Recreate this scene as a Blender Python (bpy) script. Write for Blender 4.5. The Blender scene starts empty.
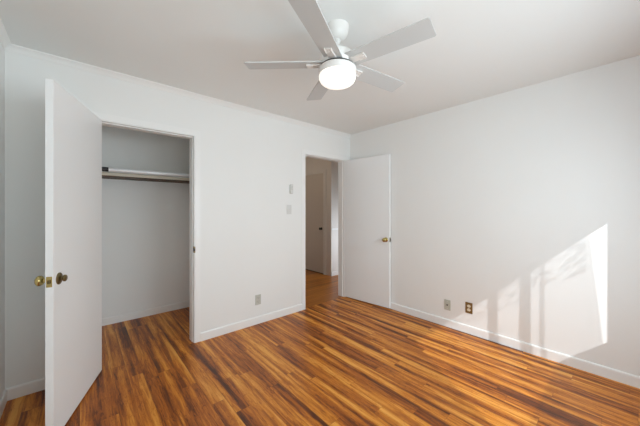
import bpy, bmesh, math, random
from mathutils import Vector, Matrix
random.seed(4)
S = bpy.context.scene
COL = S.collection
PI = math.pi

# ------------------------------------------------------------------ camera
cd = bpy.data.cameras.new('camera')
cd.sensor_width = 36.0
cd.lens = 272.3 / 640 * 36.0
cd.shift_y = -0.0055
cd.clip_start = 0.02
cam = bpy.data.objects.new('camera', cd)
COL.objects.link(cam)
cam.location = (-3.0774, -2.8189, 1.3083)
cam.rotation_euler = (PI / 2, 0, -0.7198)
S.camera = cam

# ------------------------------------------------------------------ light
S.view_settings.view_transform = 'Standard'
S.view_settings.look = 'None'
S.view_settings.gamma = 1.0
S.view_settings.use_curve_mapping = False
S.view_settings.exposure = 0.42
S.cycles.max_bounces = 16
S.cycles.diffuse_bounces = 10
S.cycles.transparent_max_bounces = 12
S.cycles.sample_clamp_indirect = 4.0

w = bpy.data.worlds.new('sky')
S.world = w
w.use_nodes = True
bg = w.node_tree.nodes['Background']
bg.inputs['Color'].default_value = (0.62, 0.78, 1.0, 1)
bg.inputs['Strength'].default_value = 1.0

sun = bpy.data.lights.new('sun', 'SUN')
sun.energy = 3.5
sun.angle = math.radians(0.35)
sun.color = (0.98, 0.99, 1.0)
so = bpy.data.objects.new('sun', sun)
COL.objects.link(so)
SUND = Vector((0.715, 1.0, -0.94)).normalized()
so.rotation_euler = SUND.to_track_quat('-Z', 'Y').to_euler()
so.location = (-6, -8, 8)


def area(name, loc, direction, sx, sy, power, color, spread=180):
    l = bpy.data.lights.new(name, 'AREA')
    l.shape = 'RECTANGLE'
    l.size, l.size_y = sx, sy
    l.energy = power
    l.color = color
    l.spread = math.radians(spread)
    o = bpy.data.objects.new(name, l)
    COL.objects.link(o)
    o.location = loc
    o.rotation_euler = Vector(direction).to_track_quat('-Z', 'Y').to_euler()
    return o


area('window_daylight', (-1.38, -3.36, 1.28), (-0.02, 1, -0.16), 1.5, 1.4, 20, (0.825, 0.945, 1.0), 155)
area('added_room_fill', (-2.72, -3.42, 1.5), (0.05, 1, 0.8), 0.72, 1.0, 15.5, (0.85, 0.965, 1.0), 170)  # unseen fill, tilted up, added to lift ceiling and ambient level
area('hall_daylight', (0.95, 0.14, 0.62), (-0.2, 1, -0.15), 0.7, 0.9, 9, (0.80, 0.90, 1.0), 165)

# ------------------------------------------------------------------ materials
class N:
    """tiny helper around a node tree"""
    def __init__(s, name):
        s.m = bpy.data.materials.new(name)
        s.m.use_nodes = True
        s.t = s.m.node_tree
        s.b = s.t.nodes['Principled BSDF']
        s.out = s.t.nodes['Material Output']

    def n(s, kind, **kw):
        nd = s.t.nodes.new(kind)
        for k, v in kw.items():
            setattr(nd, k, v)
        return nd

    def l(s, a, b):
        s.t.links.new(a, b)

    def math(s, op, a, b=None, c=None):
        nd = s.n('ShaderNodeMath', operation=op)
        for i, v in enumerate((a, b, c)):
            if v is None:
                continue
            if isinstance(v, (int, float)):
                nd.inputs[i].default_value = v
            else:
                s.l(v, nd.inputs[i])
        return nd.outputs[0]


def srgb(r, g, b):
    f = lambda c: (c / 255 / 12.92) if c / 255 <= 0.04045 else ((c / 255 + 0.055) / 1.055) ** 2.4
    return (f(r), f(g), f(b), 1)


def plain(name, col, rough=0.5, metal=0.0, bump=0.0, bscale=200.0, var=0.0, spec=0.5):
    q = N(name)
    q.b.inputs['Base Color'].default_value = col
    q.b.inputs['Roughness'].default_value = rough
    q.b.inputs['Metallic'].default_value = metal
    q.b.inputs['Specular IOR Level'].default_value = spec
    tc = q.n('ShaderNodeTexCoord')
    if var > 0:
        nz = q.n('ShaderNodeTexNoise')
        nz.inputs['Scale'].default_value = 3.0
        nz.inputs['Detail'].default_value = 4.0
        q.l(tc.outputs['Object'], nz.inputs['Vector'])
        mx = q.n('ShaderNodeMix', data_type='RGBA')
        mx.inputs[6].default_value = col
        mx.inputs[7].default_value = tuple(c * (1 - var) for c in col[:3]) + (1,)
        q.l(nz.outputs['Fac'], mx.inputs[0])
        q.l(mx.outputs[2], q.b.inputs['Base Color'])
    if bump > 0:
        nz = q.n('ShaderNodeTexNoise')
        nz.inputs['Scale'].default_value = bscale
        q.l(tc.outputs['Object'], nz.inputs['Vector'])
        bp = q.n('ShaderNodeBump')
        bp.inputs['Strength'].default_value = bump
        bp.inputs['Distance'].default_value = 0.002
        q.l(nz.outputs['Fac'], bp.inputs['Height'])
        q.l(bp.outputs['Normal'], q.b.inputs['Normal'])
    return q.m


M = {}
M['wall'] = plain('wall_paint', (0.835, 0.843, 0.832, 1), 0.6, bump=0.08, bscale=120, var=0.02, spec=0.25)
M['ceil'] = plain('ceiling_paint', (0.83, 0.848, 0.838, 1), 0.8, bump=0.1, bscale=90, var=0.02, spec=0.1)
M['trim'] = plain('trim_paint', (0.855, 0.86, 0.85, 1), 0.35, var=0.02, spec=0.4)
M['door'] = plain('door_paint', (0.865, 0.88, 0.885, 1), 0.4, bump=0.04, bscale=60, var=0.015, spec=0.35)
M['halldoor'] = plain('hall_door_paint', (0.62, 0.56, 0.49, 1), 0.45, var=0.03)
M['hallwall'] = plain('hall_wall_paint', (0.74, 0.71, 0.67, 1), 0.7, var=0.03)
M['white'] = plain('white_enamel', (0.80, 0.79, 0.77, 1), 0.35, var=0.01)
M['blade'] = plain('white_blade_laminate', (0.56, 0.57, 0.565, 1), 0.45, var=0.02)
M['bladearm'] = plain('white_painted_steel', (0.78, 0.75, 0.72, 1), 0.3, metal=0.15)
M['gapshade'] = plain('gap_shade_dark', (0.10, 0.10, 0.10, 1), 0.35, metal=0.6)  # dark colour standing in for shade in the motor-to-light gap
M['brass'] = plain('polished_brass', (0.62, 0.50, 0.20, 1), 0.22, metal=1.0, var=0.15)
M['oldbrass'] = plain('aged_brass', (0.30, 0.23, 0.11, 1), 0.32, metal=1.0, var=0.3)
M['dark'] = plain('dark_metal', (0.03, 0.028, 0.026, 1), 0.4, metal=0.4)
M['chrome'] = plain('brushed_chrome', (0.83, 0.84, 0.86, 1), 0.5, metal=0.1, var=0.05)
M['rubber'] = plain('black_rubber', (0.012, 0.012, 0.012, 1), 0.6)
M['shelf'] = plain('cream_shelf_paint', (0.74, 0.68, 0.57, 1), 0.5, var=0.04)
M['shelfunder'] = plain('underside_shade_brown', (0.10, 0.06, 0.03, 1), 0.6, var=0.2)  # dark brown sheet colour, paints in the shade under the shelf
M['greyplate'] = plain('grey_plastic', (0.52, 0.52, 0.47, 1), 0.4)
M['almond'] = plain('almond_plastic', (0.52, 0.53, 0.46, 1), 0.4)
M['ivory'] = plain('ivory_plastic', (0.80, 0.74, 0.58, 1), 0.35)
M['bronze'] = plain('bronze_plate', (0.26, 0.155, 0.05, 1), 0.35, metal=0.35, var=0.15)
M['switch'] = plain('white_plastic', (0.70, 0.70, 0.68, 1), 0.35)
M['slot'] = plain('dark_slot', (0.02, 0.02, 0.02, 1), 0.7)

# glowing frosted glass bowl
q = N('frosted_glass_lit')
q.b.inputs['Base Color'].default_value = (0.9, 0.87, 0.82, 1)
q.b.inputs['Roughness'].default_value = 0.4
q.b.inputs['Emission Color'].default_value = (1.0, 0.93, 0.85, 1)
q.b.inputs['Emission Strength'].default_value = 0.6
M['bowl'] = q.m


def wood_floor(name, width, length, axis, ramp, rough=0.33, seam=0.55, seed=0.0, cross=0.75, flecks=1.2):
    """strip laminate: axis 'Y' strips run along y, 'X' along x"""
    q = N(name)
    tc = q.n('ShaderNodeTexCoord')
    sp = q.n('ShaderNodeSeparateXYZ')
    q.l(tc.outputs['Object'], sp.inputs[0])
    a, b = (sp.outputs['X'], sp.outputs['Y']) if axis == 'Y' else (sp.outputs['Y'], sp.outputs['X'])
    u = q.math('DIVIDE', q.math('ADD', a, 20.0 + seed), width)
    row = q.math('FLOOR', u)
    fu = q.math('FRACT', u)
    wr = q.n('ShaderNodeTexWhiteNoise', noise_dimensions='1D')
    q.l(row, wr.inputs['W'])
    v = q.math('ADD', q.math('DIVIDE', q.math('ADD', b, 30.0), length), q.math('MULTIPLY', wr.outputs['Value'], 7.0))
    colm = q.math('FLOOR', v)
    fv = q.math('FRACT', v)
    cb = q.n('ShaderNodeCombineXYZ')
    q.l(row, cb.inputs[0]); q.l(colm, cb.inputs[1])
    wn = q.n('ShaderNodeTexWhiteNoise', noise_dimensions='3D')
    q.l(cb.outputs[0], wn.inputs['Vector'])
    rs = q.n('ShaderNodeSeparateColor')
    q.l(wn.outputs['Color'], rs.inputs[0])
    # grain coordinates, shifted at random for every strip
    gx = q.math('ADD', q.math('MULTIPLY', a, 1.0), q.math('MULTIPLY', rs.outputs[0], 50.0))
    gy = q.math('ADD', q.math('MULTIPLY', b, 1.0), q.math('MULTIPLY', rs.outputs[1], 50.0))

    def noise(sx, sy, detail, dist, rough_=0.55):
        # reads the current gx, gy
        c = q.n('ShaderNodeCombineXYZ')
        q.l(q.math('MULTIPLY', gx, sx), c.inputs[0])
        q.l(q.math('MULTIPLY', gy, sy), c.inputs[1])
        nz = q.n('ShaderNodeTexNoise')
        nz.inputs['Scale'].default_value = 1.0
        nz.inputs['Detail'].default_value = detail
        nz.inputs['Roughness'].default_value = rough_
        nz.inputs['Distortion'].default_value = dist
        q.l(c.outputs[0], nz.inputs['Vector'])
        return nz.outputs['Fac']
    gx_m, gy_m = gx, gy
    gx = q.math('ADD', a, q.math('ADD', q.math('MULTIPLY', wr.outputs['Value'], 50.0), q.math('MULTIPLY', rs.outputs[0], 0.06)))
    gy = q.math('ADD', b, q.math('MULTIPLY', rs.outputs[1], 0.5))
    broad = noise(16.0, 0.7, 1.0, 0.3)
    gx, gy = gx_m, gy_m
    mid = noise(42.0, 3.2, 2.5, 1.5)
    fine = noise(170.0, 7.0, 2.0, 0.5)
    t = q.math('ADD', q.math('MULTIPLY', q.math('SUBTRACT', broad, 0.5), 1.65),
               q.math('MULTIPLY', q.math('SUBTRACT', mid, 0.5), 0.85))
    t = q.math('ADD', t, q.math('MULTIPLY', q.math('SUBTRACT', fine, 0.5), 0.28))
    t = q.math('ADD', t, q.math('MULTIPLY', q.math('SUBTRACT', rs.outputs[2], 0.5), 0.20))
    slope = q.math('MULTIPLY', q.math('SUBTRACT', rs.outputs[1], 0.5), cross)
    t = q.math('ADD', t, q.math('MULTIPLY', q.math('SUBTRACT', fu, 0.5), slope))
    fleck = noise(75.0, 16.0, 2.0, 2.2)
    t = q.math('SUBTRACT', t, q.math('MULTIPLY', q.math('MAXIMUM', q.math('SUBTRACT', fleck, 0.55), 0.0), flecks))
    t = q.math('ADD', t, 0.55)
    cr = q.n('ShaderNodeValToRGB')
    els = cr.color_ramp.elements
    els[0].position, els[0].color = ramp[0]
    els[1].position, els[1].color = ramp[-1]
    for p, c in ramp[1:-1]:
        e = els.new(p)
        e.color = c
    q.l(t, cr.inputs[0])
    # seams
    du = q.math('MULTIPLY', q.math('MINIMUM', fu, q.math('SUBTRACT', 1.0, fu)), width)
    dv = q.math('MULTIPLY', q.math('MINIMUM', fv, q.math('SUBTRACT', 1.0, fv)), length)
    d = q.math('MINIMUM', du, dv)
    edge = q.math('LESS_THAN', d, 0.0011)
    mx = q.n('ShaderNodeMix', data_type='RGBA')
    mx.blend_type = 'MULTIPLY'
    q.l(q.math('MULTIPLY', edge, seam), mx.inputs[0])
    q.l(cr.outputs[0], mx.inputs[6])
    mx.inputs[7].default_value = (0.35, 0.27, 0.2, 1)
    q.l(mx.outputs[2], q.b.inputs['Base Color'])
    q.l(q.math('ADD', rough, q.math('MULTIPLY', mid, 0.12)), q.b.inputs['Roughness'])
    q.b.inputs['Specular IOR Level'].default_value = 0.38
    bp = q.n('ShaderNodeBump')
    bp.inputs['Strength'].default_value = 0.12
    bp.inputs['Distance'].default_value = 0.001
    q.l(q.math('SUBTRACT', fine, edge), bp.inputs['Height'])
    q.l(bp.outputs['Normal'], q.b.inputs['Normal'])
    return q.m


M['floor'] = wood_floor('acacia_strip_laminate', 0.0945, 1.15, 'Y', [
    (0.04, srgb(70, 30, 8)), (0.27, srgb(116, 58, 16)), (0.48, srgb(166, 91, 24)),
    (0.70, srgb(202, 126, 40)), (0.95, srgb(226, 160, 72))])
M['hallfloor'] = wood_floor('hall_oak_strips', 0.057, 0.9, 'X', [
    (0.05, srgb(128, 72, 16)), (0.35, srgb(156, 92, 24)), (0.65, srgb(172, 104, 30)),
    (0.95, srgb(190, 122, 42))], rough=0.3, seam=0.35, cross=0.2, flecks=0.5)


def sheer(name, thr):
    """thin voile: lets a share of the light straight through; lace modulates it with a pattern"""
    q = N(name)
    q.t.nodes.remove(q.b)
    tr = q.n('ShaderNodeBsdfTransparent')
    tl = q.n('ShaderNodeBsdfTranslucent')
    tl.inputs['Color'].default_value = (0.85, 0.85, 0.85, 1)
    mx = q.n('ShaderNodeMixShader')
    if isinstance(thr, tuple):
        tc = q.n('ShaderNodeTexCoord')
        mp = q.n('ShaderNodeMapping')
        mp.inputs['Scale'].default_value = (15, 15, 26)
        q.l(tc.outputs['Object'], mp.inputs['Vector'])
        nz = q.n('ShaderNodeTexNoise')
        nz.inputs['Scale'].default_value = 1.0
        nz.inputs['Detail'].default_value = 3.0
        q.l(mp.outputs[0], nz.inputs['Vector'])
        mr = q.n('ShaderNodeMapRange')
        mr.inputs['From Min'].default_value = 0.46
        mr.inputs['From Max'].default_value = 0.56
        mr.inputs['To Min'].default_value = thr[0]
        mr.inputs['To Max'].default_value = thr[1]
        q.l(nz.outputs['Fac'], mr.inputs['Value'])
        q.l(mr.outputs[0], mx.inputs[0])
    else:
        mx.inputs[0].default_value = 1 - thr
    q.l(tr.outputs[0], mx.inputs[1])
    q.l(tl.outputs[0], mx.inputs[2])
    q.l(mx.outputs[0], q.out.inputs['Surface'])
    return q.m


M['sheer'] = sheer('voile', 0.46)
M['sheerfold'] = sheer('voile_gathered', 0.30)
M['lace'] = sheer('lace', (0.0, 0.55))
q = N('window_glass')
q.t.nodes.remove(q.b)
_t = q.n('ShaderNodeBsdfTransparent')
_g = q.n('ShaderNodeBsdfGlossy')
_g.inputs['Roughness'].default_value = 0.02
_m = q.n('ShaderNodeMixShader')
_m.inputs[0].default_value = 0.06
q.l(_t.outputs[0], _m.inputs[1]); q.l(_g.outputs[0], _m.inputs[2]); q.l(_m.outputs[0], q.out.inputs['Surface'])
M['glass'] = q.m

# ------------------------------------------------------------------ mesh helpers
def box(bm, x0, x1, y0, y1, z0, z1, bev=0.0, mat=None):
    r = bmesh.ops.create_cube(bm, size=1.0)
    vs = r['verts']
    for v in vs:
        v.co = Vector(((x0 + x1) / 2 + v.co.x * (x1 - x0), (y0 + y1) / 2 + v.co.y * (y1 - y0), (z0 + z1) / 2 + v.co.z * (z1 - z0)))
    if bev > 0:
        es = list({e for v in vs for e in v.link_edges})
        g = bmesh.ops.bevel(bm, geom=es, offset=bev, segments=2, profile=0.5, affect='EDGES', clamp_overlap=True)
        vs = list({v for f in g['faces'] for v in f.verts} | {v for v in vs if v.is_valid})
    if mat is not None:
        bmesh.ops.transform(bm, matrix=mat, verts=[v for v in vs if v.is_valid])
    return vs


def lathe(bm, prof, seg=32, mat=None):
    """prof: list of (r, z) from one end to the other, spun round z"""
    rings = []
    new = []
    for r, z in prof:
        if r < 1e-6:
            v = bm.verts.new((0, 0, z)); rings.append([v]); new.append(v)
        else:
            ring = [bm.verts.new((r * math.cos(2 * PI * i / seg), r * math.sin(2 * PI * i / seg), z)) for i in range(seg)]
            rings.append(ring); new += ring
    for a, b in zip(rings, rings[1:]):
        for i in range(seg):
            j = (i + 1) % seg
            if len(a) == 1 and len(b) == 1:
                continue
            if len(a) == 1:
                bm.faces.new((a[0], b[i], b[j]))
            elif len(b) == 1:
                bm.faces.new((a[i], b[0], a[j]))
            else:
                bm.faces.new((a[i], b[i], b[j], a[j]))
    if mat is not None:
        bmesh.ops.transform(bm, matrix=mat, verts=new)
    return new


def prism(bm, pts, axis, a0, a1):
    """extrude a closed 2-d outline: axis 'Y' -> pts are (x,z); 'X' -> (y,z); 'Z' -> (x,y)"""
    def mk(p, a):
        return {'Y': (p[0], a, p[1]), 'X': (a, p[0], p[1]), 'Z': (p[0], p[1], a)}[axis]
    A = [bm.verts.new(mk(p, a0)) for p in pts]
    B = [bm.verts.new(mk(p, a1)) for p in pts]
    bm.faces.new(A)
    bm.faces.new(list(reversed(B)))
    n = len(pts)
    for i in range(n):
        j = (i + 1) % n
        bm.faces.new((A[j], A[i], B[i], B[j]))


def obj(name, bm, mat, parent=None, smooth=None, loc=None):
    bmesh.ops.recalc_face_normals(bm, faces=bm.faces)
    me = bpy.data.meshes.new(name)
    bm.to_mesh(me)
    bm.free()
    me.materials.append(mat)
    if smooth is not None:
        for p in me.polygons:
            p.use_smooth = True
        me.set_sharp_from_angle(angle=math.radians(smooth))
    o = bpy.data.objects.new(name, me)
    COL.objects.link(o)
    if parent is not None:
        o.parent = parent
    if loc is not None:
        o.location = loc
    return o


def tag(o, label=None, cat=None, group=None, kind=None):
    if label: o['label'] = label
    if cat: o['category'] = cat
    if group: o['group'] = group
    if kind: o['kind'] = kind
    return o


def struct(name, bm, mat, parent=None, smooth=None):
    o = obj(name, bm, mat, parent, smooth)
    if parent is None:
        o['kind'] = 'structure'
    return o


def empty(name, loc=(0, 0, 0), rotz=0.0):
    o = bpy.data.objects.new(name, None)
    o.empty_display_size = 0.1
    COL.objects.link(o)
    o.location = loc
    o.rotation_euler = (0, 0, rotz)
    return o


BM = bmesh.new
RZ = lambda a: Matrix.Rotation(a, 4, 'Z')
RX = lambda a: Matrix.Rotation(a, 4, 'X')
RY = lambda a: Matrix.Rotation(a, 4, 'Y')
T = lambda x, y, z: Matrix.Translation((x, y, z))

# ------------------------------------------------------------------ room shell
H = 2.44
XL = -3.47
YF = -3.5            # inner face of the window wall behind the camera
TH = 0.12
CO0, CO1, COH = -2.975, -2.243, 2.030     # closet opening (between casings), head height
EO0, EO1, EOH = -0.866, -0.118, 2.040     # bedroom door opening

bm = BM(); box(bm, XL - TH, TH, YF - TH, 0.02, -0.1, 0)
box(bm, -3.2, -1.81, 0.02, 1.22, -0.1, 0)
struct('floor', bm, M['floor'])
bm = BM(); box(bm, -1.17, 1.9, 0.02, 2.92, -0.1, -0.001); struct('floor_hall', bm, M['hallfloor'])
bm = BM(); box(bm, XL - TH, 2.0, YF - TH, 3.04, H, H + 0.1); struct('ceiling', bm, M['ceil'])

bm = BM()
prism(bm, [(XL - TH, 0), (CO0, 0), (CO0, COH), (CO1, COH), (CO1, 0), (EO0, 0), (EO0, EOH), (EO1, EOH), (EO1, 0),
           (1.9, 0), (1.9, H), (XL - TH, H)], 'Y', 0, TH)
struct('wall_back', bm, M['wall'])
bm = BM(); box(bm, 0, TH, YF - TH, 0, 0, H); struct('wall_right', bm, M['wall'])
bm = BM(); box(bm, XL - TH, XL, YF - TH, 0, 0, H); struct('wall_left', bm, M['wall'])
VX0, VX1 = -3.10, -2.34
WX0, WX1, WZ0, WZ1 = -2.19, -0.573, 1.0, 2.078
bm = BM()
box(bm, XL, VX0, YF - TH, YF, 0, H); box(bm, VX1, WX0, YF - TH, YF, 0, H); box(bm, WX1, 0, YF - TH, YF, 0, H)
box(bm, VX0, VX1, YF - TH, YF, 0, WZ0); box(bm, VX0, VX1, YF - TH, YF, WZ1, H)
box(bm, WX0, WX1, YF - TH, YF, 0, WZ0); box(bm, WX0, WX1, YF - TH, YF, WZ1, H)
struct('wall_front', bm, M['wall'])
# closet walls
CL, CR, CB = -2.99, -1.93, 1.10
bm = BM(); box(bm, CL - TH, CL, TH, CB + TH, 0, H); struct('wall_closet_left', bm, M['wall'])
bm = BM(); box(bm, CR, CR + TH, TH, CB + TH, 0, H); struct('wall_closet_right', bm, M['wall'])
bm = BM(); box(bm, CL, CR, CB, CB + TH, 0, H); struct('wall_closet_back', bm, M['wall'])
# hall walls
HX, HY = 0.61, 1.05
bm = BM(); prism(bm, [(HX, HY), (1.9, HY), (1.9, HY + TH), (HX + TH, HY + TH), (HX + TH, 2.92), (HX, 2.92)], 'Z', 0, H)
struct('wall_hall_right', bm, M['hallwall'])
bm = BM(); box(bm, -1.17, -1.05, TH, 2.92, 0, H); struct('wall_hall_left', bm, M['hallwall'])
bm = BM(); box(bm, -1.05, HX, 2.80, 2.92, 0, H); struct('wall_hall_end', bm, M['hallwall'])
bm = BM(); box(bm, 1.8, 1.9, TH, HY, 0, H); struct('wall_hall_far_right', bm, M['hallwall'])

# crown moulding (back wall and left wall)
CP = [(0, 0), (0.034, 0), (0.034, 0.007), (0.028, 0.012), (0.019, 0.020), (0.012, 0.030), (0.008, 0.038), (0.003, 0.045), (0, 0.045)]
bm = BM(); prism(bm, [(-a, H - b) for a, b in CP], 'X', XL, 0); struct('trim_1', bm, M['trim'], smooth=20)
bm = BM(); prism(bm, [(XL + a, H - b) for a, b in CP], 'Y', YF, -0.034); struct('trim_2', bm, M['trim'], smooth=20)

# baseboards
BH, BT = 0.083, 0.012
BP = [(0, 0), (BT, 0), (BT, BH - 0.010), (BT - 0.003, BH - 0.003), (BT - 0.007, BH), (0, BH)]
bm = BM()
prism(bm, [(-a, b) for a, b in BP], 'X', XL, CO0 - 0.055)
prism(bm, [(-a, b) for a, b in BP], 'X', CO1 + 0.055, EO0 - 0.055)
struct('baseboard_back', bm, M['trim'], smooth=20)
bm = BM(); prism(bm, [(-a, b) for a, b in BP], 'Y', YF, 0); struct('baseboard_right', bm, M['trim'], smooth=20)
bm = BM(); prism(bm, [(XL + a, b) for a, b in BP], 'Y', YF, -BT); struct('baseboard_left', bm, M['trim'], smooth=20)
bm = BM()
prism(bm, [(CB - a, b) for a, b in BP], 'X', CL, CR)
struct('baseboard_closet', bm, M['trim'], smooth=20)
bm = BM()
prism(bm, [(HY - a, b) for a, b in BP], 'X', HX, 1.8)
struct('baseboard_hall', bm, M['trim'], smooth=20)


def door_frame(name, x0, x1, zh, stop_y):
    """jamb lining, door stop and flat casing round an opening in the back wall"""
    r = empty(name)
    r['kind'] = 'structure'
    jt = 0.004
    bm = BM()
    prism(bm, [(x0, 0), (x0 + jt, 0), (x0 + jt, zh - jt), (x1 - jt, zh - jt), (x1 - jt, 0), (x1, 0), (x1, zh), (x0, zh)], 'Y', -0.002, TH + 0.002)
    obj('jamb', bm, M['trim'], r)
    st = 0.012
    bm = BM()
    prism(bm, [(x0 + jt, 0), (x0 + st, 0), (x0 + st, zh - st), (x1 - st, zh - st), (x1 - st, 0), (x1 - jt, 0), (x1 - jt, zh - jt), (x0 + jt, zh - jt)], 'Y', stop_y, TH)
    obj('door_stop', bm, M['trim'], r)
    cw, g = 0.055, 0.004
    bm = BM()
    prism(bm, [(x0 - cw, 0), (x0 - g, 0), (x0 - g, zh + g), (x1 + g, zh + g), (x1 + g, 0), (x1 + cw, 0), (x1 + cw, zh + cw), (x0 - cw, zh + cw)], 'Y', -0.007, 0)
    obj('casing', bm, M['trim'], r)
    return r


fr1 = door_frame('trim_3', CO0, CO1, COH, 0.034)
fr2 = door_frame('trim_4', EO0, EO1, EOH, 0.036)
# strike plate on the closet jamb
bm = BM(); box(bm, CO1 - 0.0065, CO1 + 0.006, -0.0085, 0.022, 0.885, 0.945, 0.001)
obj('strike_plate', bm, M['oldbrass'], fr1)
bm = BM(); box(bm, CO1 - 0.0075, CO1 + 0.004, -0.0095, 0.016, 0.900, 0.930, 0.001)
obj('latch_hole', bm, M['dark'], fr1)

# hall: door casing and chair rail
bm = BM()
prism(bm, [(1.195, 0), (1.265, 0), (1.265, 2.05), (1.955, 2.05), (1.955, 0), (2.02, 0), (2.02, 2.115), (1.195, 2.115)], 'X', HX - 0.018, HX)
struct('trim_5', bm, M['hallwall'])
bm = BM(); box(bm, HX, 1.8, HY - 0.014, HY, 0.905, 0.935, 0.004); struct('trim_6', bm, M['trim'])

# ------------------------------------------------------------------ window behind the camera
win = empty('window_1', (0, 0, 0))
win['kind'] = 'structure'
bm = BM()
yo0, yo1 = YF - TH + 0.005, YF - TH + 0.04
for x0, x1, z0, z1 in ((WX0, WX0 + 0.02, WZ0, WZ1), (WX1 - 0.02, WX1, WZ0, WZ1), (WX0 + 0.02, WX1 - 0.02, WZ0, WZ0 + 0.02), (WX0 + 0.02, WX1 - 0.02, WZ1 - 0.02, WZ1)):
    box(bm, x0, x1, yo0, yo1, z0, z1)
obj('window_frame', bm, M['trim'], win)
bm = BM(); box(bm, -1.224, -1.186, yo0, yo1, WZ0 + 0.02, WZ1 - 0.02); obj('mullion', bm, M['trim'], win)
bm = BM(); box(bm, -1.030, -0.998, yo0, yo1, WZ0 + 0.02, WZ1 - 0.02); obj('mullion', bm, M['trim'], win)
bm = BM(); box(bm, WX0 + 0.02, WX1 - 0.02, YF - TH + 0.018, YF - TH + 0.022, WZ0 + 0.02, WZ1 - 0.02); obj('pane', bm, M['glass'], win)
bm = BM(); box(bm, WX0 - 0.04, WX1 + 0.04, YF, YF + 0.03, WZ0 - 0.03, WZ0, 0.004); obj('window_sill', bm, M['trim'], win)

# second, smaller window, roller shade down: unseen, added to carry a fill light
added_win = empty('added_window_2', (0, 0, 0))
added_win['kind'] = 'structure'
bm = BM()
for x0, x1, z0, z1 in ((VX0, VX0 + 0.03, WZ0, WZ1), (VX1 - 0.03, VX1, WZ0, WZ1), (VX0 + 0.03, VX1 - 0.03, WZ0, WZ0 + 0.03), (VX0 + 0.03, VX1 - 0.03, WZ1 - 0.03, WZ1)):
    box(bm, x0, x1, yo0, yo1, z0, z1)
obj('window_frame', bm, M['trim'], added_win)
bm = BM(); box(bm, VX0 + 0.03, VX1 - 0.03, YF - TH + 0.018, YF - TH + 0.022, WZ0 + 0.03, WZ1 - 0.03); obj('pane', bm, M['glass'], added_win)
bm = BM(); box(bm, VX0 + 0.002, VX1 - 0.002, YF - 0.045, YF - 0.043, WZ0 + 0.001, WZ1 - 0.03); obj('added_roller_shade', bm, M['white'], added_win)
bm = BM(); box(bm, VX0 - 0.04, VX1 + 0.04, YF, YF + 0.03, WZ0 - 0.03, WZ0, 0.004); obj('window_sill', bm, M['trim'], added_win)


def curtain(name, edges, z0, z1, y, amp, nfold, mat, sag=0.0, rise=0.0):
    """edges(t) -> (x_left, x_right) at height fraction t; a folded cloth"""
    bm = BM()
    nu, nv = 120, 12
    g = []
    for j in range(nv + 1):
        t = j / nv
        xl, xr = edges(t)
        row = []
        for i in range(nu + 1):
            s = i / nu
            zb_ = z0 + rise * (1 - s)
            zz = zb_ + (z1 - zb_) * t + (1 - t) * sag * math.sin(s * PI * 5)
            row.append(bm.verts.new((xl + (xr - xl) * s, y + amp * math.sin(s * nfold * 2 * PI + 1.3 * math.sin(s * 9)), zz)))
        g.append(row)
    for j in range(nv):
        for i in range(nu):
            bm.faces.new((g[j][i], g[j][i + 1], g[j + 1][i + 1], g[j + 1][i]))
    return obj(name, bm, mat, win, smooth=60)


CY = YF + 0.06
dx = 0.06 * 0.715
curtain('sheer_panel', lambda t: (-1.512 + dx, -0.578 - 0.068 * t + dx), 0.86, 2.02, CY, 0.012, 9, M['sheer'])
curtain('sheer_panel', lambda t: (-2.085 + dx, -1.535 + dx), 0.86, 2.02, CY, 0.012, 6, M['sheer'])
curtain('lace_valance', lambda t: (-2.085 + dx, -0.640 + dx), 1.585, 2.06, CY + 0.022, 0.006, 14, M['lace'], sag=0.012, rise=0.36)
for xa, xb in ((-0.962, -0.922), (-0.852, -0.829)):
    curtain('gathered_fold', lambda t, a=xa, b=xb: (a + dx - 0.01 * (1 - t), b + dx), 0.86, 2.02, CY + 0.02, 0.003, 2, M['sheerfold'])

# ------------------------------------------------------------------ doors
def knob_prof(r, neck, length):
    return [(0.0, 0), (r * 1.15, 0), (r * 1.15, 0.003), (r * 1.0, 0.006), (neck, 0.009), (neck, length * 0.45),
            (r * 0.75, length * 0.52), (r, length * 0.66), (r * 0.98, length * 0.82), (r * 0.7, length * 0.95), (0.0, length)]


def knob(parent, loc, direction, r, rose_r, length, mat, matr):
    d = Vector(direction)
    mt = Matrix.Translation(loc) @ d.to_track_quat('Z', 'Y').to_matrix().to_4x4()
    bm = BM()
    lathe(bm, [(0, 0), (rose_r, 0), (rose_r, 0.004), (rose_r * 0.8, 0.008), (rose_r * 0.5, 0.011), (0, 0.011)], 28, mt)
    rs = obj('knob_rose', bm, matr, parent, smooth=40)
    bm = BM()
    lathe(bm, [(0, 0.0105), (r * 0.5, 0.0105), (r * 0.45, length * 0.45), (r * 0.8, length * 0.55), (r, length * 0.7), (r * 0.97, length * 0.86),
               (r * 0.7, length * 0.97), (0, length)], 28, mt)
    return obj('door_knob', bm, mat, parent, smooth=40)


def swing_door(name, hinge, ang, width, z0, z1, side, label):
    """slab whose visible face runs from the hinge along ang; thickness goes to side*normal"""
    r = empty(name, (hinge[0], hinge[1], 0), ang)
    tag(r, label, 'door', kind='structure')
    bm = BM()
    y0, y1 = (0, 0.035) if side > 0 else (-0.035, 0)
    box(bm, 0, width, y0, y1, z0, z1, 0.0015)
    obj('door_panel', bm, M['door'], r)
    return r


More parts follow.
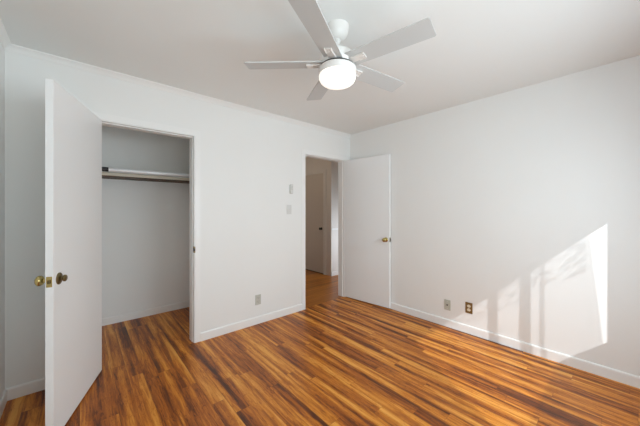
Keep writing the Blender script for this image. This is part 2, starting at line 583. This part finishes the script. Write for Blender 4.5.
# closet door: local +y is its closet-side face
d1 = swing_door('door_1', (-2.952, 0.0), -1.9017, 0.746, 0.012, 2.030, -1,
                'white flush closet door swung wide open, aged brass knob, nearest the camera')
knob(d1, (0.684, 0, 0.911), (0, 1, 0), 0.0195, 0.034, 0.036, M['oldbrass'], M['oldbrass'])
knob(d1, (0.684, -0.035, 0.905), (0, -1, 0), 0.029, 0.034, 0.066, M['brass'], M['oldbrass'])
bm = BM(); box(bm, 0.7445, 0.7475, -0.0305, -0.0045, 0.877, 0.936, 0.001); lp = obj('latch_plate', bm, M['brass'], d1)
bm = BM(); box(bm, 0.747, 0.755, -0.024, -0.011, 0.897, 0.917, 0.002); obj('latch_bolt', bm, M['oldbrass'], lp)
for z in (0.25, 1.02, 1.80):
    bm = BM(); lathe(bm, [(0, -0.045), (0.006, -0.045), (0.006, 0.045), (0, 0.045)], 12, T(-0.006, -0.038, z)); obj('hinge', bm, M['oldbrass'], d1, smooth=40)

# bedroom door: visible face is local -y
d2 = swing_door('door_2', (-0.1203, 0.0), -1.4706, 0.742, 0.012, 2.036, 1,
                'white flush bedroom door standing open against the sunlit wall, bright brass knob')
knob(d2, (0.690, 0, 0.909), (0, -1, 0), 0.027, 0.031, 0.060, M['brass'], M['brass'])
knob(d2, (0.690, 0.035, 0.909), (0, 1, 0), 0.027, 0.031, 0.045, M['brass'], M['brass'])
bm = BM(); box(bm, 0.7405, 0.7435, 0.004, 0.031, 0.880, 0.937, 0.001); lp = obj('latch_plate', bm, M['oldbrass'], d2)
bm = BM(); box(bm, 0.743, 0.752, 0.011, 0.024, 0.899, 0.918, 0.002); obj('latch_bolt', bm, M['dark'], lp)
for z in (0.25, 1.80):
    bm = BM(); lathe(bm, [(0, -0.045), (0.006, -0.045), (0.006, 0.045), (0, 0.045)], 12, T(-0.004, 0.040, z)); obj('hinge', bm, M['oldbrass'], d2, smooth=40)

# closed hall door
d3 = empty('door_3', (HX, 1.27, 0))
tag(d3, 'dim closed door with dark knob across the hall, seen through the doorway', 'door', kind='structure')
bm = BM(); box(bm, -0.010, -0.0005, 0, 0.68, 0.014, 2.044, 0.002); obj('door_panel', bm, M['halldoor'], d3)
knob(d3, (-0.010, 0.060, 0.919), (-1, 0, 0), 0.026, 0.028, 0.058, M['dark'], M['dark'])
bm = BM(); box(bm, -0.006, -0.0005, 0, 0.68, 0.0005, 0.014); obj('under_door_shade', bm, M['dark'], d3)  # dark strip painting in the shaded gap below the door
for z in (0.56, 1.74):
    bm = BM(); box(bm, -0.020, -0.008, 0.600, 0.640, z - 0.045, z + 0.045, 0.002); obj('hinge', bm, M['dark'], d3)

# ------------------------------------------------------------------ ceiling fan
FX, FY = -1.884, -1.621
fan = empty('ceiling_fan', (FX, FY, H))
tag(fan, 'white five-blade ceiling fan with a glowing frosted glass bowl light', 'ceiling fan')
bm = BM(); lathe(bm, [(0, 0), (0.071, 0), (0.071, -0.012), (0.066, -0.040), (0.054, -0.064), (0.036, -0.080), (0.022, -0.084), (0.0, -0.084)], 40)
obj('canopy', bm, M['white'], fan, smooth=40)
bm = BM(); lathe(bm, [(0, -0.080), (0.019, -0.080), (0.021, -0.090), (0.013, -0.100), (0.013, -0.140), (0, -0.140)], 24)
obj('downrod', bm, M['white'], fan, smooth=40)
bm = BM(); lathe(bm, [(0.0, -0.136), (0.026, -0.136), (0.034, -0.148), (0.088, -0.166), (0.103, -0.180), (0.105, -0.228), (0.095, -0.241), (0.06, -0.248), (0, -0.248)], 44)
obj('motor_housing', bm, M['white'], fan, smooth=35)
bm = BM(); lathe(bm, [(0, -0.2475), (0.104, -0.2475), (0.104, -0.258), (0, -0.258)], 44)
obj('gap_shade_ring', bm, M['gapshade'], fan, smooth=35)
bm = BM(); lathe(bm, [(0, -0.2575), (0.109, -0.2575), (0.115, -0.263), (0.1155, -0.298), (0.111, -0.301), (0, -0.301)], 48)
obj('light_fitter', bm, M['white'], fan, smooth=35)
bm = BM(); lathe(bm, [(0, -0.3005), (0.110, -0.3005), (0.1135, -0.309), (0.1125, -0.322), (0.106, -0.338), (0.092, -0.350), (0.068, -0.358), (0.036, -0.362), (0, -0.363)], 48)
obj('glass_bowl', bm, M['bowl'], fan, smooth=60)

R0, R1 = 0.085, 0.568
PH = 4.905
PITCH = math.radians(-11)


def blade_bm():
    bm = BM()
    pts = []
    wi, wo = 0.058, 0.063
    c = 0.006
    pts = [(R0, -wi), (R1 - c, -wo), (R1, -wo + c), (R1, wo - c), (R1 - c, wo), (R0, wi)]
    prism(bm, pts, 'Z', -0.003, 0.003)
    return bm


def arm_bm():
    bm = BM()
    # tapered flat bracket with raised lips under the blade
    prism(bm, [(0.080, -0.026), (0.150, -0.020), (0.190, -0.021), (0.192, 0.021), (0.150, 0.020), (0.080, 0.026)], 'Z', -0.011, -0.0032)
    box(bm, 0.150, 0.192, -0.022, -0.018, -0.016, -0.0032, 0.001)
    box(bm, 0.150, 0.192, 0.018, 0.022, -0.016, -0.0032, 0.001)
    for x in (0.165, 0.180):
        lathe(bm, [(0, -0.0145), (0.004, -0.0145), (0.004, -0.0105), (0, -0.0105)], 10, T(x, 0, 0))
    return bm


b0 = obj('fan_blade', blade_bm(), M['blade'], fan)
a0 = obj('blade_arm', arm_bm(), M['bladearm'], b0)
for k in range(5):
    b = b0 if k == 0 else b0.copy()
    if k:
        COL.objects.link(b)
        b.parent = fan
        a = a0.copy()
        COL.objects.link(a)
        a.parent = b
    b.matrix_local = T(0, 0, -0.232) @ RZ(PH + k * 2 * PI / 5) @ RX(PITCH)

# ------------------------------------------------------------------ closet rod and shelf
rod = empty('closet_rod', (CL, 0.55, 1.70))
tag(rod, 'silver closet rod with a black end socket, in front of the closet shelf', 'closet rod')
bm = BM(); lathe(bm, [(0, 0.05), (0.0205, 0.05), (0.0205, CR - CL - 0.02), (0, CR - CL - 0.02)], 28, RY(PI / 2)); obj('pole', bm, M['chrome'], rod, smooth=40)
bm = BM(); lathe(bm, [(0, 0), (0.030, 0), (0.030, 0.006), (0.0215, 0.010), (0.0215, 0.112), (0, 0.112)], 28, RY(PI / 2)); obj('end_socket', bm, M['rubber'], rod, smooth=40)
bm = BM()
box(bm, CR - CL - 0.012, CR - CL, -0.025, 0.025, -0.03, 0.045, 0.003)
box(bm, CR - CL - 0.14, CR - CL - 0.01, -0.004, 0.004, 0.0205, 0.032, 0.002)
obj('end_bracket', bm, M['dark'], rod)

sh = empty('closet_shelf', (CL, 0.8, 1.66))
tag(sh, 'cream painted shelf with a dark underside at the back of the closet', 'shelf')
W = CR - CL
bm = BM(); box(bm, 0.001, W - 0.001, 0, CB - 0.8 - 0.001, 0.006, 0.040, 0.006); obj('shelf_board', bm, M['shelf'], sh)
bm = BM(); box(bm, 0.001, W - 0.001, 0.012, CB - 0.8 - 0.001, -0.004, 0.0055); obj('underside_shade', bm, M['shelfunder'], sh)

# ------------------------------------------------------------------ wall plates
def outlet(name, m4, plate_mat, face_mat, label, cat, jack=False, group=None):
    """local: x right, z up, -y out of the wall"""
    r = empty(name)
    r.matrix_world = m4
    tag(r, label, cat, group)
    bm = BM(); box(bm, -0.035, 0.035, -0.006, -0.0002, -0.0575, 0.0575, 0.003); p = obj('wall_plate', bm, plate_mat, r)
    if jack:
        bm = BM(); lathe(bm, [(0, 0), (0.008, 0), (0.008, 0.004), (0.0045, 0.004), (0.0045, 0.012), (0, 0.012)], 16, T(0, -0.0055, 0) @ RX(PI / 2)); obj('cable_jack', bm, M['dark'], r, smooth=40)
        for z in (-0.042, 0.042):
            bm = BM(); lathe(bm, [(0, 0), (0.003, 0), (0.0025, 0.0012), (0, 0.0012)], 10, T(0, -0.0055, z) @ RX(PI / 2)); obj('screw', bm, M['chrome'], p)
    else:
        for z in (-0.0195, 0.0195):
            bm = BM()
            lathe(bm, [(0, 0), (0.0172, 0), (0.0165, 0.003), (0, 0.003)], 24, T(0, -0.0055, z) @ RX(PI / 2) @ Matrix.Diagonal((1, 0.86, 1, 1)))
            rc = obj('receptacle', bm, face_mat, r, smooth=40)
            bm = BM()
            for x, h in ((-0.0065, 0.009), (0.0065, 0.007)):
                box(bm, x - 0.0012, x + 0.0012, -0.0092, -0.008, z - h / 2 + 0.003, z + h / 2 + 0.003)
            lathe(bm, [(0, 0), (0.0026, 0), (0.0026, 0.0008), (0, 0.0008)], 10, T(0, -0.0083, z - 0.0085) @ RX(PI / 2))
            obj('slots', bm, M['slot'], rc)
        bm = BM(); lathe(bm, [(0, 0), (0.003, 0), (0.0025, 0.0012), (0, 0.0012)], 10, T(0, -0.0055, 0) @ RX(PI / 2)); obj('screw', bm, M['chrome'], p)
    return r


outlet('wall_outlet', T(-1.552, 0, 0.275), M['greyplate'], M['greyplate'], 'grey duplex outlet low on the wall between closet and bedroom door', 'outlet')
RB = RZ(-PI / 2)      # plates on the right wall look towards -x
outlet('cable_outlet', T(0, -1.47, 0.243) @ RB, M['almond'], M['ivory'], 'pale cable jack plate on the right wall, left of the bronze outlet', 'wall plate', jack=True)
outlet('wall_outlet', T(0, -1.695, 0.27) @ RB, M['bronze'], M['ivory'], 'bronze outlet plate with ivory receptacles beside the sun patch', 'outlet')

sw = empty('light_switch')
sw.location = (-1.122, 0, 1.308)
tag(sw, 'white light switch plate below the small fan control, left of the doorway', 'light switch')
bm = BM(); box(bm, -0.035, 0.035, -0.006, -0.0002, -0.0575, 0.0575, 0.003); obj('wall_plate', bm, M['switch'], sw)
bm = BM(); box(bm, -0.005, 0.005, -0.016, -0.0058, -0.002, 0.014, 0.0015); obj('toggle', bm, M['switch'], sw)

fc = empty('fan_control')
fc.location = (-1.092, 0, 1.568)
tag(fc, 'slim white fan remote in its wall cradle, above the light switch', 'remote control')
bm = BM(); box(bm, -0.024, 0.024, -0.008, -0.0002, -0.062, 0.050, 0.003); obj('cradle', bm, M['greyplate'], fc)
bm = BM(); box(bm, -0.019, 0.021, -0.022, -0.0078, -0.056, 0.060, 0.004); obj('remote', bm, M['switch'], fc)
bm = BM()
for z in (0.03, 0.012, -0.006):
    box(bm, -0.007, 0.009, -0.0235, -0.0215, z - 0.005, z + 0.005, 0.001)
obj('buttons', bm, M['greyplate'], fc)

# unseen warm fill lamp added to brighten the hall (round the corner)
hl = bpy.data.lights.new('hall_fill', 'POINT')
hl.energy = 2.5
hl.color = (1.0, 0.80, 0.58)
hl.shadow_soft_size = 0.12
ho = bpy.data.objects.new('hall_fill', hl)
COL.objects.link(ho)
ho.location = (-0.5, 1.6, 2.3)
